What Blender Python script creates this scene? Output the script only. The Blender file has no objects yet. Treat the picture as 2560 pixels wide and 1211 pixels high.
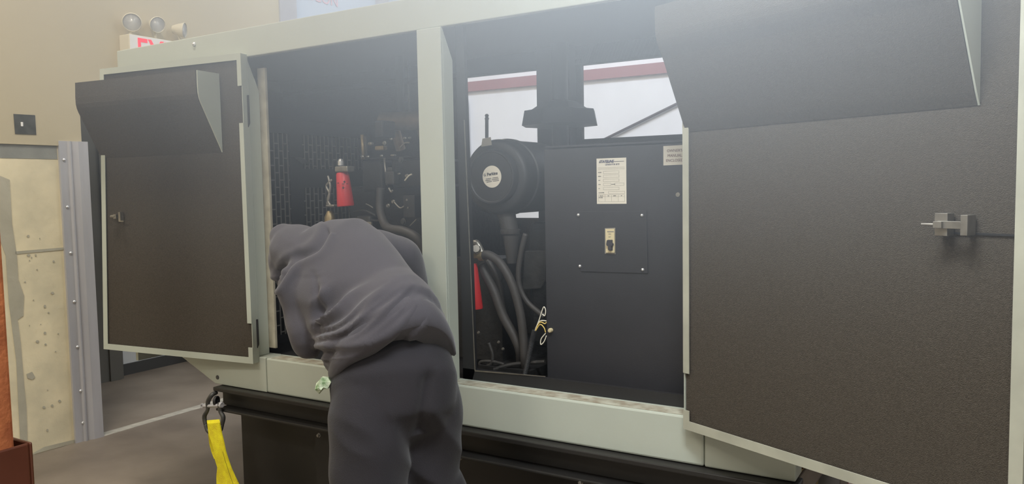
import bpy, bmesh, math, random
from mathutils import Vector, Matrix, noise
random.seed(7)
S = bpy.context.scene
COL = S.collection
R = math.radians
# ------------------------------------------------------------------ camera
F = 1960.0; CX, CY = 1280.0, 605.5
_mx = Vector((-3270, -77, F)).normalized()
_dz = Vector((550, 28500, F)); _dz = (_dz - _mx*_dz.dot(_mx)).normalized()
AX = -_mx; AZ = -_dz; AY = AZ.cross(AX)          # world axes seen from the camera (x right, y down, z forward)
EYE = Vector((0, 0, 1.6))
def ray(px, py):
    c = Vector((px-CX, py-CY, F)); return Vector((AX.dot(c), AY.dot(c), AZ.dot(c)))
def P(px, py, ax, v):
    r = ray(px, py); return EYE + r*((v-EYE[ax])/r[ax])
def V(px, py, dep):
    return EYE + ray(px, py)*(dep/F)
cam_d = bpy.data.cameras.new('camera'); cam = bpy.data.objects.new('camera', cam_d); COL.objects.link(cam)
cam_d.sensor_width = 36; cam_d.lens = 36*F/2560; cam_d.clip_start = .05; cam_d.clip_end = 100
right = Vector((AX.x, AY.x, AZ.x)); down = Vector((AX.y, AY.y, AZ.y)); fwd = Vector((AX.z, AY.z, AZ.z))
m = Matrix((right, -down, -fwd)).transposed().to_4x4(); m.translation = EYE
cam.matrix_world = m
S.camera = cam
# ------------------------------------------------------------------ light and exposure
S.view_settings.view_transform = 'Standard'; S.view_settings.look = 'None'
S.view_settings.gamma = 1; S.view_settings.use_curve_mapping = False
S.view_settings.exposure = 0.0
w = bpy.data.worlds.new('world'); S.world = w; w.use_nodes = True
w.node_tree.nodes['Background'].inputs[0].default_value = (.9, .93, 1, 1)
w.node_tree.nodes['Background'].inputs[1].default_value = .25
def lamp(name, loc, size, power, color=(1, .96, .9), aim=None, sy=None, spread=None):
    d = bpy.data.lights.new(name, 'AREA'); d.shape = 'RECTANGLE'; d.size = size; d.size_y = sy or size*.35
    d.energy = power; d.color = color
    if spread: d.spread = spread
    o = bpy.data.objects.new(name, d); o.location = loc; COL.objects.link(o)
    if aim is not None:
        o.rotation_euler = (Vector(aim)-Vector(loc)).to_track_quat('-Z', 'Y').to_euler()
    return o
WARM = (1, .94, .84)
lamp('key_high_bay_lamp', (1.8, -2.4, 4.6), 1.2, 82, WARM, aim=(-1.8, 2.5, 1.2))
lamp('high_bay_lamp', (-2.8, -2.4, 5.2), 1.3, 92, WARM, aim=(-3.4, 1, 0))
lamp('high_bay_lamp', (-3.2, 1.4, 5.3), 1.3, 110, WARM)
lamp('back_wall_fill', (-3.2, 4.3, 4.6), 1.4, 60, (.80, .89, 1), aim=(-3.4, 7, 2.4))  # this and the next: added fills, in place of daylight on the back wall
lamp('back_wall_fill', (-.6, 4.3, 4.6), 1.4, 60, (.80, .89, 1), aim=(-1.5, 7, 2.4))
lamp('corridor_fill', (-5.8, 4.6, 3.4), .8, 14, (.95, .97, 1))  # unseen source added to brighten the room beyond the opening
lamp('veil_glow_light', (-.5, 1.35, 2.95), .7, 112, (.80, .90, 1), sy=.4)  # unseen source added above the view so the veil glows
GLARE_HAZE = .80

# ------------------------------------------------------------------ materials
def mat(name, col, rough=.6, metal=0, bump=0, bscale=60, var=0, vscale=6, spec=.5, col2=None, emit=0, sheen=0, stretch=None):
    m = bpy.data.materials.new(name); m.use_nodes = True
    nt = m.node_tree; b = nt.nodes['Principled BSDF']
    b.inputs['Roughness'].default_value = rough; b.inputs['Metallic'].default_value = metal
    b.inputs['Specular IOR Level'].default_value = spec
    b.inputs['Base Color'].default_value = (*col, 1)
    if sheen: b.inputs['Sheen Weight'].default_value = sheen
    if emit:
        b.inputs['Emission Color'].default_value = (*col, 1); b.inputs['Emission Strength'].default_value = emit
    if var or bump:
        tc = nt.nodes.new('ShaderNodeTexCoord'); mp = nt.nodes.new('ShaderNodeMapping')
        nt.links.new(tc.outputs['Object'], mp.inputs[0])
        if stretch: mp.inputs['Scale'].default_value = stretch
    if var:
        n = nt.nodes.new('ShaderNodeTexNoise'); n.inputs['Scale'].default_value = vscale; n.inputs['Detail'].default_value = 6
        nt.links.new(mp.outputs[0], n.inputs['Vector'])
        r = nt.nodes.new('ShaderNodeValToRGB'); r.color_ramp.elements[0].position = .35; r.color_ramp.elements[1].position = .68
        c2 = col2 or tuple(c*(1-var) for c in col)
        r.color_ramp.elements[0].color = (*c2, 1); r.color_ramp.elements[1].color = (*col, 1)
        nt.links.new(n.outputs['Fac'], r.inputs[0]); nt.links.new(r.outputs[0], b.inputs['Base Color'])
    if bump:
        n2 = nt.nodes.new('ShaderNodeTexNoise'); n2.inputs['Scale'].default_value = bscale; n2.inputs['Detail'].default_value = 3
        nt.links.new(mp.outputs[0], n2.inputs['Vector'])
        bp = nt.nodes.new('ShaderNodeBump'); bp.inputs['Strength'].default_value = bump; bp.inputs['Distance'].default_value = .01
        nt.links.new(n2.outputs['Fac'], bp.inputs['Height']); nt.links.new(bp.outputs[0], b.inputs['Normal'])
    return m
def rgb(r, g, b):
    f = lambda c: (c/255/12.92) if c <= 10 else ((c/255+.055)/1.055)**2.4
    return (f(r), f(g), f(b))
M = dict(
 cream=mat('cream_paint', rgb(194, 181, 150), .55, bump=.05, bscale=40, var=.05, vscale=1.2),
 white=mat('white_paint', rgb(226, 228, 228), .6),
 concrete=mat('cast_concrete', rgb(240, 226, 190), .9, bump=.2, bscale=25, var=.2, vscale=4, col2=rgb(214, 203, 172)),
 conc_shade=mat('shaded_concrete', rgb(150, 150, 142), .9, bump=.2, bscale=30, var=.2, vscale=7),
 floor=mat('floor_concrete', rgb(142, 130, 116), .55, bump=.12, bscale=12, var=.3, vscale=1.6, col2=rgb(112, 101, 90)),
 dusty=mat('white_dust', rgb(190, 184, 170), .95, var=.3, vscale=14),
 galv=mat('galvanised_steel', rgb(192, 191, 195), .42, .15, var=.12, vscale=5, stretch=(3, 3, .4)),
 jamb=mat('grey_enamel', rgb(112, 110, 104), .5, var=.08, vscale=3),
 rubber=mat('dark_rubber', rgb(78, 78, 78), .7),
 paint=mat('pale_green_grey_enamel', rgb(186, 192, 180), .38, var=.06, vscale=3, bump=.02, bscale=90),
 worn=mat('worn_beige_enamel', rgb(196, 190, 170), .6, var=.2, vscale=14, col2=rgb(168, 160, 140)),
 foam=mat('charcoal_acoustic_foam', rgb(84, 78, 70), .95, bump=.45, bscale=420, var=.25, vscale=160, spec=.15),
 black=mat('satin_black_paint', rgb(36, 36, 38), .55, bump=.05, bscale=50, var=.15, vscale=5),
 cabinet=mat('dark_grey_cabinet_paint', rgb(48, 48, 52), .5, bump=.05, bscale=200, var=.1, vscale=9),
 rail=mat('black_steel', rgb(38, 37, 36), .42, var=.2, vscale=6),
 dark=mat('oily_black_iron', rgb(26, 25, 25), .6, bump=.4, bscale=40, var=.3, vscale=12),
 guard=mat('dusty_guard_steel', rgb(110, 106, 100), .6, .2),
 iron=mat('dusty_grey_iron', rgb(66, 64, 62), .55, .2, bump=.3, bscale=40, var=.4, vscale=14),
 alu=mat('dull_aluminium', rgb(150, 146, 138), .4, .7, var=.3, vscale=25),
 brass=mat('brassy_clamp', rgb(150, 132, 96), .45, .6, var=.3, vscale=30),
 chrome=mat('bright_metal', rgb(225, 225, 225), .3, .7),
 hose=mat('matte_black_hose', rgb(58, 55, 53), .6, bump=.1, bscale=80),
 red=mat('red_enamel', rgb(196, 40, 44), .45, var=.1, vscale=8),
 refl=mat('frosted_reflector', rgb(214, 212, 206), .3, .35),
 paper=mat('off_white_label', rgb(222, 216, 200), .6),
 ink=mat('dark_ink', rgb(50, 46, 50), .7),
 inkgrey=mat('grey_ink', rgb(140, 134, 122), .7),
 inkblue=mat('navy_ink', rgb(44, 44, 84), .7),
 inkred=mat('red_brown_ink', rgb(122, 84, 74), .7),
 signwhite=mat('sign_white', rgb(238, 236, 232), .5),
 signbody=mat('cream_plastic', rgb(214, 205, 180), .5),
 signred=mat('exit_red', rgb(250, 40, 70), .5, emit=.5),
 breaker=mat('ivory_plastic', rgb(214, 200, 160), .4),
 plate=mat('smudged_steel_plate', rgb(98, 98, 92), .4, .5, var=.35, vscale=22),
 rust=mat('orange_rust', rgb(206, 124, 76), .85, bump=.5, bscale=60, var=.35, vscale=9, col2=rgb(160, 88, 52)),
 rustdark=mat('red_brown_primer', rgb(104, 58, 42), .35, var=.25, vscale=5),
 yellow=mat('yellow_webbing', rgb(255, 244, 40), .75, bump=.4, bscale=300, var=.2, vscale=30, col2=rgb(236, 216, 40)),
 yedge=mat('webbing_stitch', rgb(70, 64, 20), .8),
 shackle=mat('dark_galvanised_iron', rgb(92, 92, 90), .5, .5, var=.3, vscale=30),
 hoodie=mat('charcoal_fleece', rgb(80, 77, 83), .95, bump=.15, bscale=350, var=.08, vscale=5, spec=.15, sheen=.25),
 trouser=mat('black_jersey', rgb(52, 50, 54), .95, bump=.2, bscale=300, var=.12, vscale=5, spec=.15, sheen=.15),
 skin=mat('skin', rgb(176, 128, 104), .55),
 hair=mat('dark_hair', rgb(34, 26, 22), .6),
 shoe=mat('black_shoe', rgb(30, 30, 30), .5),
 sole=mat('shoe_sole', rgb(150, 148, 142), .6),
 film=mat('white_vapour_barrier', rgb(240, 242, 250), .35, bump=.6, bscale=5, var=.06, vscale=5, stretch=(1, 1, .5)),
 girt=mat('red_oxide_steel', rgb(150, 90, 96), .5, var=.1, vscale=3),
 cable=mat('dark_cable', rgb(72, 62, 68), .5),
 conduit=mat('pale_conduit', rgb(190, 194, 206), .4),
 wirey=mat('yellow_wire', rgb(224, 196, 110), .5), wirew=mat('white_wire', rgb(226, 222, 206), .5),
 wood=mat('pale_wood', rgb(214, 192, 140), .7, var=.25, vscale=8, stretch=(1, 8, 1)), knot=mat('wood_knot', rgb(96, 66, 40), .8),
 frame=mat('grey_window_frame', rgb(176, 174, 178), .45, var=.1, vscale=6),
 ragw=mat('white_green_cloth', rgb(206, 214, 190), .9, var=.9, vscale=45, col2=rgb(80, 116, 62)),
 silver=mat('grey_stand_paint', rgb(140, 134, 130), .4, .3, var=.2, vscale=9),
 greybag=mat('silver_grey_plastic', rgb(186, 184, 184), .35, bump=.5, bscale=14),
)
def glassmat():
    m = bpy.data.materials.new('lens_glass'); m.use_nodes = True; b = m.node_tree.nodes['Principled BSDF']
    b.inputs['Base Color'].default_value = (.9, .9, .9, 1); b.inputs['Roughness'].default_value = .08
    b.inputs['Alpha'].default_value = .2
    return m
M['glass'] = glassmat()
m = bpy.data.materials.new('window_glass'); m.use_nodes = True; b = m.node_tree.nodes['Principled BSDF']
b.inputs['Base Color'].default_value = (.72, .80, .92, 1); b.inputs['Roughness'].default_value = .15
b.inputs['Transmission Weight'].default_value = .35; M['pane'] = m

# ------------------------------------------------------------------ mesh builder
class MB:
    def __init__(s): s.v = []; s.f = []; s.mi = []; s.cur = 0
    def mat(s, i): s.cur = i; return s
    def add(s, vs, fs):
        k = len(s.v); s.v += [Vector(v) for v in vs]
        for f in fs: s.f.append([k+i for i in f]); s.mi.append(s.cur)
        return s
    def prism(s, poly, vec):
        poly = [Vector(p) for p in poly]; vec = Vector(vec); n = len(poly)
        nr = Vector((0, 0, 0))
        for i in range(n): nr += poly[i].cross(poly[(i+1) % n])
        if nr.dot(vec) > 0: poly = poly[::-1]
        return s.add(poly+[p+vec for p in poly], [list(range(n)), list(range(2*n-1, n-1, -1))] + [[i, i+n, (i+1) % n+n, (i+1) % n] for i in range(n)])
    def box(s, lo, hi):
        x0, y0, z0 = lo; x1, y1, z1 = hi
        return s.prism([(x0, y0, z0), (x1, y0, z0), (x1, y1, z0), (x0, y1, z0)], (0, 0, z1-z0))
    def obox(s, c, ex, ey, ez):      # centre and three half-extent vectors
        c = Vector(c); ex, ey, ez = Vector(ex), Vector(ey), Vector(ez)
        return s.prism([c-ex-ey-ez, c+ex-ey-ez, c+ex+ey-ez, c-ex+ey-ez], ez*2)
    def tube(s, pts, r, n=10, cap=True, smooth=True):
        pts = [Vector(p) for p in pts]; k = len(pts)
        rs = r if isinstance(r, (list, tuple)) else [r]*k
        if smooth and k > 2:
            q = []; qr = []; N = 6
            for i in range(k-1):
                p0 = pts[max(i-1, 0)]; p1 = pts[i]; p2 = pts[i+1]; p3 = pts[min(i+2, k-1)]
                for j in range(N):
                    t = j/N; t2 = t*t; t3 = t2*t
                    q.append(.5*((2*p1)+(p2-p0)*t+(2*p0-5*p1+4*p2-p3)*t2+(3*p1-p0-3*p2+p3)*t3)); qr.append(rs[i]*(1-t)+rs[i+1]*t)
            q.append(pts[-1]); qr.append(rs[-1]); pts, rs = q, qr; k = len(pts)
        vs = []; fs = []; up = None
        for i in range(k):
            t = (pts[min(i+1, k-1)]-pts[max(i-1, 0)]).normalized()
            if up is None:
                up = t.orthogonal().normalized()
            up = (up - t*up.dot(t)).normalized(); sd = t.cross(up)
            for j in range(n):
                a = 2*math.pi*j/n; vs.append(pts[i]+(up*math.cos(a)+sd*math.sin(a))*rs[i])
        for i in range(k-1):
            for j in range(n):
                a = i*n+j; b_ = i*n+(j+1) % n; fs.append([a, b_, b_+n, a+n])
        if cap: fs.append(list(range(n))[::-1]); fs.append(list(range((k-1)*n, k*n)))
        return s.add(vs, fs)
    def lathe(s, prof, o, axis, n=32):   # prof: (r, h) along the axis
        o = Vector(o); ax = Vector(axis).normalized(); u = ax.orthogonal().normalized(); w_ = ax.cross(u)
        vs = []; fs = []; k = len(prof)
        for r, h in prof:
            for j in range(n):
                a = 2*math.pi*j/n; vs.append(o+ax*h+(u*math.cos(a)+w_*math.sin(a))*max(r, 1e-5))
        for i in range(k-1):
            for j in range(n):
                a = i*n+j; b_ = i*n+(j+1) % n; fs.append([a, b_, b_+n, a+n])
        fs.append(list(range(n))[::-1]); fs.append(list(range((k-1)*n, k*n)))
        return s.add(vs, fs)
    def loft(s, rings):   # rings: lists of equal point count, capped
        n = len(rings[0]); vs = [p for r in rings for p in r]; fs = []
        for i in range(len(rings)-1):
            for j in range(n):
                a = i*n+j; b_ = i*n+(j+1) % n; fs.append([a, b_, b_+n, a+n])
        fs.append(list(range(n))[::-1]); fs.append(list(range((len(rings)-1)*n, len(rings)*n)))
        return s.add(vs, fs)
    def text(s, body, o, ux, uz, size, align='LEFT', bold=0, shear=0, depth=.0006, sx=1):
        cu = bpy.data.curves.new('t', 'FONT'); cu.body = body; cu.size = size; cu.align_x = align; cu.extrude = depth
        cu.offset = bold; cu.shear = shear; cu.resolution_u = 3
        ob = bpy.data.objects.new('t', cu); COL.objects.link(ob)
        me = bpy.data.meshes.new_from_object(ob.evaluated_get(bpy.context.evaluated_depsgraph_get()))
        ux = Vector(ux).normalized(); uz = Vector(uz).normalized(); nn = ux.cross(uz); o = Vector(o)
        s.add([o+ux*v.co.x*sx+uz*v.co.y+nn*v.co.z for v in me.vertices], [list(p.vertices) for p in me.polygons])
        bpy.data.objects.remove(ob); bpy.data.curves.remove(cu); bpy.data.meshes.remove(me)
        return s
    def build(s, name, mats, parent=None, smooth=False, bevel=0, fix=False):
        me = bpy.data.meshes.new(name); org = ORG[parent.name] if parent is not None else Vector((0, 0, 0))
        me.from_pydata([v-org for v in s.v], [], s.f)
        if not isinstance(mats, (list, tuple)): mats = [mats]
        for k in mats: me.materials.append(M[k] if isinstance(k, str) else k)
        me.polygons.foreach_set('material_index', s.mi)
        if fix:
            bm = bmesh.new(); bm.from_mesh(me); bmesh.ops.recalc_face_normals(bm, faces=bm.faces); bm.to_mesh(me); bm.free()
        if smooth:
            me.polygons.foreach_set('use_smooth', [True]*len(me.polygons))
        me.update(); o = bpy.data.objects.new(name, me); COL.objects.link(o); ORG[o.name] = org
        if parent is not None: o.parent = parent
        if smooth == 'auto':
            try: me.set_sharp_from_angle(angle=R(40))
            except Exception: pass
        if bevel:
            b_ = o.modifiers.new('bevel', 'BEVEL'); b_.width = bevel; b_.segments = 2; b_.limit_method = 'ANGLE'
        return o
ORG = {}
def thing(name, label, cat, loc, group=None):
    o = bpy.data.objects.new(name, None); COL.objects.link(o); o.location = loc; o.empty_display_size = .1
    ORG[o.name] = Vector(loc)
    return tag(o, label, cat, group)
def tag(o, label=None, cat=None, group=None, kind=None):
    if label: o['label'] = label
    if cat: o['category'] = cat
    if group: o['group'] = group
    if kind: o['kind'] = kind
    return o
def struct(name, mb, mats, **k):
    return tag(mb.build(name, mats, **k), kind='structure')

# ------------------------------------------------------------------ the setting
XW = -5.0; YB = 7.0; H = 5.6
XR = 4.5; YF = -4.0
struct('floor', MB().box((-9, YF, -.1), (XR, YB+.2, 0)), 'floor')
struct('ceiling', MB().box((-9, YF, H), (XR, YB+.2, H+.1)), 'white')
struct('wall_right', MB().box((XR, YF, 0), (XR+.1, YB+.2, H)), 'white')
struct('wall_front', MB().box((-9, YF-.1, 0), (XR+.1, YF, H)), 'white')
# left wall: cream board above a concrete dado, an opening behind the generator door, a high window
dadoz = 1.915; oy0, oy1, oz = 2.945, 4.55, 2.25
wy0, wy1, wz0, wz1 = 4.66, 6.4, 2.95, 4.2
mb = MB()
mb.box((XW-.14, YF, dadoz), (XW, oy0, H))
mb.box((XW-.14, oy0, oz), (XW, wy0, H))
mb.box((XW-.14, wy0, oz), (XW, YB, wz0)); mb.box((XW-.14, wy0, wz1), (XW, YB, H)); mb.box((XW-.14, wy1, wz0), (XW, YB, wz1))
mb.box((XW-.14, oy1, 0), (XW, YB, oz))
struct('wall_left', mb, 'cream')
mb = MB(); mb.box((XW-.14, YF, 0), (XW-.012, oy0-.01, dadoz))
# shade under the board painted as a grey strip, joint lines and grey pours
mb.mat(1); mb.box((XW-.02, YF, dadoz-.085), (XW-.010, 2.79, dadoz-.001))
for a, b_ in (((14, 400), (36, 640)),):
    pass
struct('wall_left_dado', mb, ['concrete', 'conc_shade'])
M['pour'] = mat('pale_grey_pour', rgb(186, 180, 160), .9, bump=.2, bscale=30, var=.15, vscale=5)
def stain(pts, x=XW-.0105):   # irregular patch on the dado
    q = [P(px, py, 0, x) for px, py in pts]; return q
mb = MB()
mb.prism(stain([(0, 440), (24, 450), (30, 560), (42, 640), (46, 700), (60, 740), (58, 790), (44, 800), (52, 860), (60, 960), (66, 1020), (70, 1141), (52, 1141), (40, 900), (22, 760), (14, 640), (0, 600)]), (.002, 0, 0))
mb.prism(stain([(38, 629), (158, 619), (158, 625), (38, 636)]), (.002, 0, 0))
mb.prism(stain([(66, 936), (80, 930), (88, 944), (80, 950), (68, 946)]), (.002, 0, 0))
mb.prism(stain([(70, 1141), (110, 1118), (186, 1100), (186, 1109), (120, 1126)]), (.002, 0, 0))
for i in range(26):
    px, py = random.uniform(60, 150), random.uniform(560, 1080); r = random.uniform(1.2, 4)
    mb.prism(stain([(px+r*math.cos(a)*random.uniform(.7, 1.3), py+r*math.sin(a)) for a in [k*math.pi/3 for k in range(6)]]), (.002, 0, 0))
o = mb.build('trim_1', 'pour'); tag(o, kind='structure')
# corner guard
g = thing('corner_guard', 'galvanised steel corner guard with domed rivets on the concrete wall end', 'corner guard', (XW, 2.85, 0))
mb = MB(); zt = 1.945
sec = [(XW-.012, 2.795), (XW+.006, 2.795), (XW+.008, 2.845), (XW+.022, 2.853), (XW+.022, 2.862), (XW+.010, 2.872), (XW+.030, 2.905), (XW+.034, 2.965), (XW-.15, 2.965), (XW-.15, 2.955), (XW-.012, 2.955)]
mb.prism([(x, y, 0) for x, y in sec], (0, 0, zt))
mb.build('angle', 'galv', g)
for py in (400, 518, 633, 755, 868, 978, 1058):
    p = P(160+(py-400)*.072, py, 0, XW+.008)
    MB().lathe([(.0105, 0), (.0095, .003), (.0055, .007), (0, .0085)], p, (1, 0, 0), 14).build('rivet', 'chrome', g, smooth=True)
# room beyond the opening
struct('wall_beyond', MB().box((-6.58, 2.0, 0), (-6.5, 7, 3.6)), 'white')
struct('baseboard_beyond', MB().box((-6.5, 4.03, 0), (-6.485, 7, .1)), 'rubber')
mb = MB(); mb.box((-6.5, 3.3, 0), (-6.40, 4.03, 2.3)); mb.box((-6.42, 3.9, 0), (-6.38, 4.0, 2.3)); mb.box((-6.40, 3.5, 0), (-6.385, 3.62, 2.3))
struct('trim_2', mb, 'jamb')
struct('ceiling_beyond', MB().box((-9, 2, 3.6), (XW-.14, 7, 3.66)), 'white')
mb = MB(); mb.box((XW-.05, 2.96, 0), (XW+.03, 4.5, .003)); struct('trim_3', mb, 'dusty')
# high window in the left wall
win = tag(MB().box((XW-.1, wy0, wz0), (XW+.015, wy0+.185, wz1)).build('window_1', 'frame'), kind='structure')
mb = MB(); mb.box((XW-.1, wy0+.185, wz0), (XW+.015, wy1, wz0+.035)); mb.box((XW-.1, wy0+.185, wz0+.06), (XW-.02, wy1, wz0+.085)); mb.box((XW-.1, 5.93, wz0), (XW+.02, 6.05, wz1)); mb.box((XW-.1, wy0, wz1-.05), (XW+.015, wy1, wz1))
mb.build('window_frame', 'frame', win)
MB().box((XW-.06, wy0+.185, wz0+.08), (XW-.05, wy1, wz1)).build('pane', 'pane', win)
mb = MB(); mb.text('RECON', P(752, -7, 0, XW-.045), (0, 1, 0), (0, 0, 1), .135)
mb.build('window_lettering', mat('faded_pink', rgb(214, 176, 186), .7), win)
# back wall behind the generator
struct('wall_back', MB().box((-9, YB, 0), (XR, YB+.1, H)), 'film')
gz1 = P(1160, 206, 1, YB-.05).z; gz0 = P(1160, 230, 1, YB-.05).z
mb = MB(); mb.box((XW+.01, YB-.05, gz0), (XR, YB-.001, gz0+.012)); mb.box((XW+.01, YB-.05, gz1-.012), (XR, YB-.001, gz1)); mb.box((XW+.01, YB-.05, gz0+.012), (XR, YB-.04, gz1-.012))
gi = mb.build('wall_girt', 'girt'); tag(gi, 'long red oxide steel girt running across the white back wall', 'girt')
b0, b1 = P(1500, 354, 1, YB-.03), P(1720, 246, 1, YB-.03)
br = MB().tube([b0-(b1-b0)*1.2, b1+(b1-b0)*1.2], .013, 8).build('brace_rod', 'cable', smooth=True)
tag(br, 'thin dark brace rod slanting up across the white back wall', 'rod')
d0 = P(1166, 238, 1, YB-.05)
mb = MB().tube([(XW+.02, YB-.05, d0.z), (d0.x-.06, YB-.05, d0.z), (d0.x, YB-.05, d0.z-.06), (d0.x+.02, YB-.05, .3)], .022, 10, smooth=False)
tag(mb.build('conduit_pipe', 'conduit', smooth=True), 'pale conduit pipe bending down on the white back wall', 'pipe')
# ------------------------------------------------------------------ exit sign, switch
ex = thing('exit_sign', 'white exit sign with red letters and three emergency lamp heads', 'exit sign', (XW, 3.5, 2.5))
sy0, sy1, sz0, sz1 = 3.24, 3.74, 2.45, 2.668; sd = .11
mb = MB().box((XW, sy0, sz0), (XW+sd, sy1, sz1)); mb.build('housing', 'signbody', ex, bevel=.006)
mb = MB().box((XW+sd, sy0+.004, sz0+.004), (XW+sd+.004, sy1-.004, sz1-.004)); mb.build('face', 'signwhite', ex)
mb = MB().text('EXIT', (XW+sd+.005, sy0+.050, sz0+.040), (0, 1, 0), (0, 0, 1), .230, bold=.003, sx=.74); mb.build('letters', 'signred', ex)
def lamphead(px, py, rad, aim):
    c = P(px, py, 0, XW+.10); ax = Vector(aim).normalized()
    hd = MB().lathe([(.012, -.085), (.028, -.08), (.04, -.05), (rad*.92, -.012), (rad, 0), (rad*.93, .004), (rad*.9, -.004), (rad*.5, -.03), (.01, -.045)], c, ax, 36).build('lamp_head', 'signbody', ex, smooth='auto')
    MB().lathe([(rad*.9, -.005), (rad*.55, -.035), (.012, -.048), (0, -.05)], c, ax, 32).build('reflector', 'refl', hd, smooth=True)
    MB().lathe([(rad*.92, .001), (rad*.6, .008), (.0, .011)], c, ax, 32).build('lens', 'glass', hd, smooth=True)
    MB().tube([c-ax*.03, c-ax*.045-Vector((0, 0, rad*.8)), Vector((XW+.07, c.y, sz1))], .009, 8, smooth=False).build('swivel_stem', 'signbody', hd, smooth=True)
lamphead(330, 56, .062, (1, -.75, -.32))
lamphead(394, 62, .056, (1, -.2, -.3))
lamphead(461, 76, .055, (1, .72, -.1))
sw = thing('light_switch', 'dull metal two-gang light switch plate on the cream wall', 'light switch', (XW, 2.6, 2.04))
q = [P(*c, 0, XW+.004) for c in ((34, 285), (88, 288), (91, 337), (38, 335))]
mb = MB().prism(q, (-.0039, 0, 0)); mb.build('switch_plate', 'plate', sw, bevel=.001)
c = P(54, 311, 0, XW+.004); MB().box((c.x, c.y-.006, c.z-.013), (c.x+.008, c.y+.006, c.z+.013)).build('toggle', 'signwhite', sw, bevel=.002)
# ------------------------------------------------------------------ rusty post at the left edge
rp = thing('steel_post', 'rusty orange steel post standing in a dark brown steel sleeve', 'post', (-3.3, 1.5, 0))
ce = P(40, 1150, 1, 1.56); sl = P(72, 1160, 1, 1.60)
mb = MB().box((ce.x-.16, 1.42, .05), (ce.x, 1.56, 2.6)); mb.build('column', 'rust', rp, bevel=.012)
zt = P(40, 1140, 1, 1.5).z
mb = MB(); o_ = (ce.x-.22, 1.36, sl.x, 1.62); t_ = .014
mb.box((o_[0], o_[1], 0), (o_[2], o_[1]+t_, zt)); mb.box((o_[0], o_[3]-t_, 0), (o_[2], o_[3], zt)); mb.box((o_[0], o_[1]+t_, 0), (o_[0]+t_, o_[3]-t_, zt)); mb.box((o_[2]-t_, o_[1]+t_, 0), (o_[2], o_[3]-t_, zt)); mb.box((o_[0], o_[1], 0), (o_[2], o_[3], .05))
mb.build('sleeve', 'rustdark', rp, bevel=.008)

# ------------------------------------------------------------------ generator enclosure
YS = 2.53; YR = 3.65; X0 = -3.93; X1 = -.45
RT, RB = 2.366, 2.24; ST, SB = .818, .652; LB = 2.56
ge = thing('generator_enclosure', 'pale grey-green steel generator enclosure with its doors swung open', 'generator', (-2.2, 3.1, SB))
mb = MB(); mb.prism([(X0, YS, RB-.02), (X1, YS, RB), (X1, YS, RT), (X0, YS, RT-.01)], (0, .03, 0)); mb.box((X0, YR-.03, RB-.03), (X1, YR, RT))
mb.box((X0, YS+.03, RT-.012), (X1, YR-.03, RT)); mb.box((X0, YS+.03, RB), (X0+.02, YR-.03, RT-.012)); mb.box((X1-.02, YS+.03, RB), (X1, YR-.03, RT-.012))
mb.build('roof', 'paint', ge, bevel=.004)
c = P(486, 111, 1, YS); MB().lathe([(.012, 0), (.011, .004), (.006, .010), (0, .012)], c, (0, -1, 0), 16).build('roof_bolt', 'chrome', ge, smooth=True)
MB().box((X0+.02, YS+.06, RT-.06), (X1-.02, YR-.03, RT-.013)).build('roof_lining', 'foam', ge)
# side panels and posts
XP = -2.949; XC = -1.827
MB().box((X0, YS, ST), (-3.02, YS+.02, RB)).build('side_panel', 'paint', ge, bevel=.003)
MB().box((X0, YS+.02, .70), (X0+.02, YR, RB)).build('end_panel', 'paint', ge)
MB().box((X0+.021, YS+.03, .84), (X0+.05, YR-.03, RB)).build('end_lining', 'foam', ge)
MB().box((-.80, YS, ST), (X1, YS+.02, RB)).build('side_panel', 'paint', ge)
MB().box((X1-.02, YS+.02, .70), (X1, YR, RB)).build('end_panel', 'paint', ge)
def post(xl, xr, deep, top, cut, bz):
    mb = MB()
    mb.box((xl, YS-.004, bz), (xr, YS+.008, top))
    # return on the +X side with its upper corner cut at an angle
    mb.prism([(xr-.008, YS+.008, bz), (xr-.008, YS+deep, bz), (xr-.008, YS+deep, top-cut), (xr-.008, YS+.008, top)], (.008, 0, 0))
    return mb
pl = post(-3.02, XP, .078, 2.232, .155, ST).build('side_post', 'paint', ge, bevel=.003)
zt = P(655, 170, 1, YS+.08).z
MB().prism([(XP-.01, YS+.079, ST+.03), (P(689, 860, 1, YS+.08).x, YS+.079, ST+.03), (P(662, 170, 1, YS+.08).x, YS+.079, zt), (XP-.01, YS+.079, zt)], (0, .012, 0)).build('door_stop', 'worn', pl)
post(P(1042, 75, 1, YS).x, XC, .075, 2.232, .12, ST).build('side_post', 'paint', ge, bevel=.003)
# base sill in three pressed panels, the left one cut back at an angle
def sill(poly): 
    mb = MB(); mb.prism([(x, YS, z) for x, z in poly], (0, .10, 0)); return mb
a = [(-3.93, .78), (-3.557, .781), (-3.26, SB), (-2.889, SB), (-2.889, ST), (-3.93, ST)]
sill([(-3.557, .781), (-3.26, SB), (-2.891, SB), (-2.891, ST), (-3.60, ST)]).build('base_sill', 'paint', ge, bevel=.004)
mb = sill([(-2.889, SB), (-.786, SB), (-.786, ST), (-2.889, ST)]); mb.build('base_sill', 'paint', ge, bevel=.008)
sill([(-.784, SB), (-.49, SB), (-.49, ST), (-.784, ST)]).build('base_sill', 'paint', ge, bevel=.006)
c = P(544, 944, 1, YS); MB().lathe([(.011, 0), (.010, .003)], c, (0, -1, 0), 14).build('plug_hole', 'rubber', ge)
M['chips'] = mat('chipped_ledge_paint', rgb(190, 190, 174), .6, var=.4, vscale=26, col2=rgb(150, 140, 122))
MB().box((-2.86, YS+.006, ST), (-.81, YS+.072, ST+.0008)).build('worn_ledge', 'chips', ge)
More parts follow.
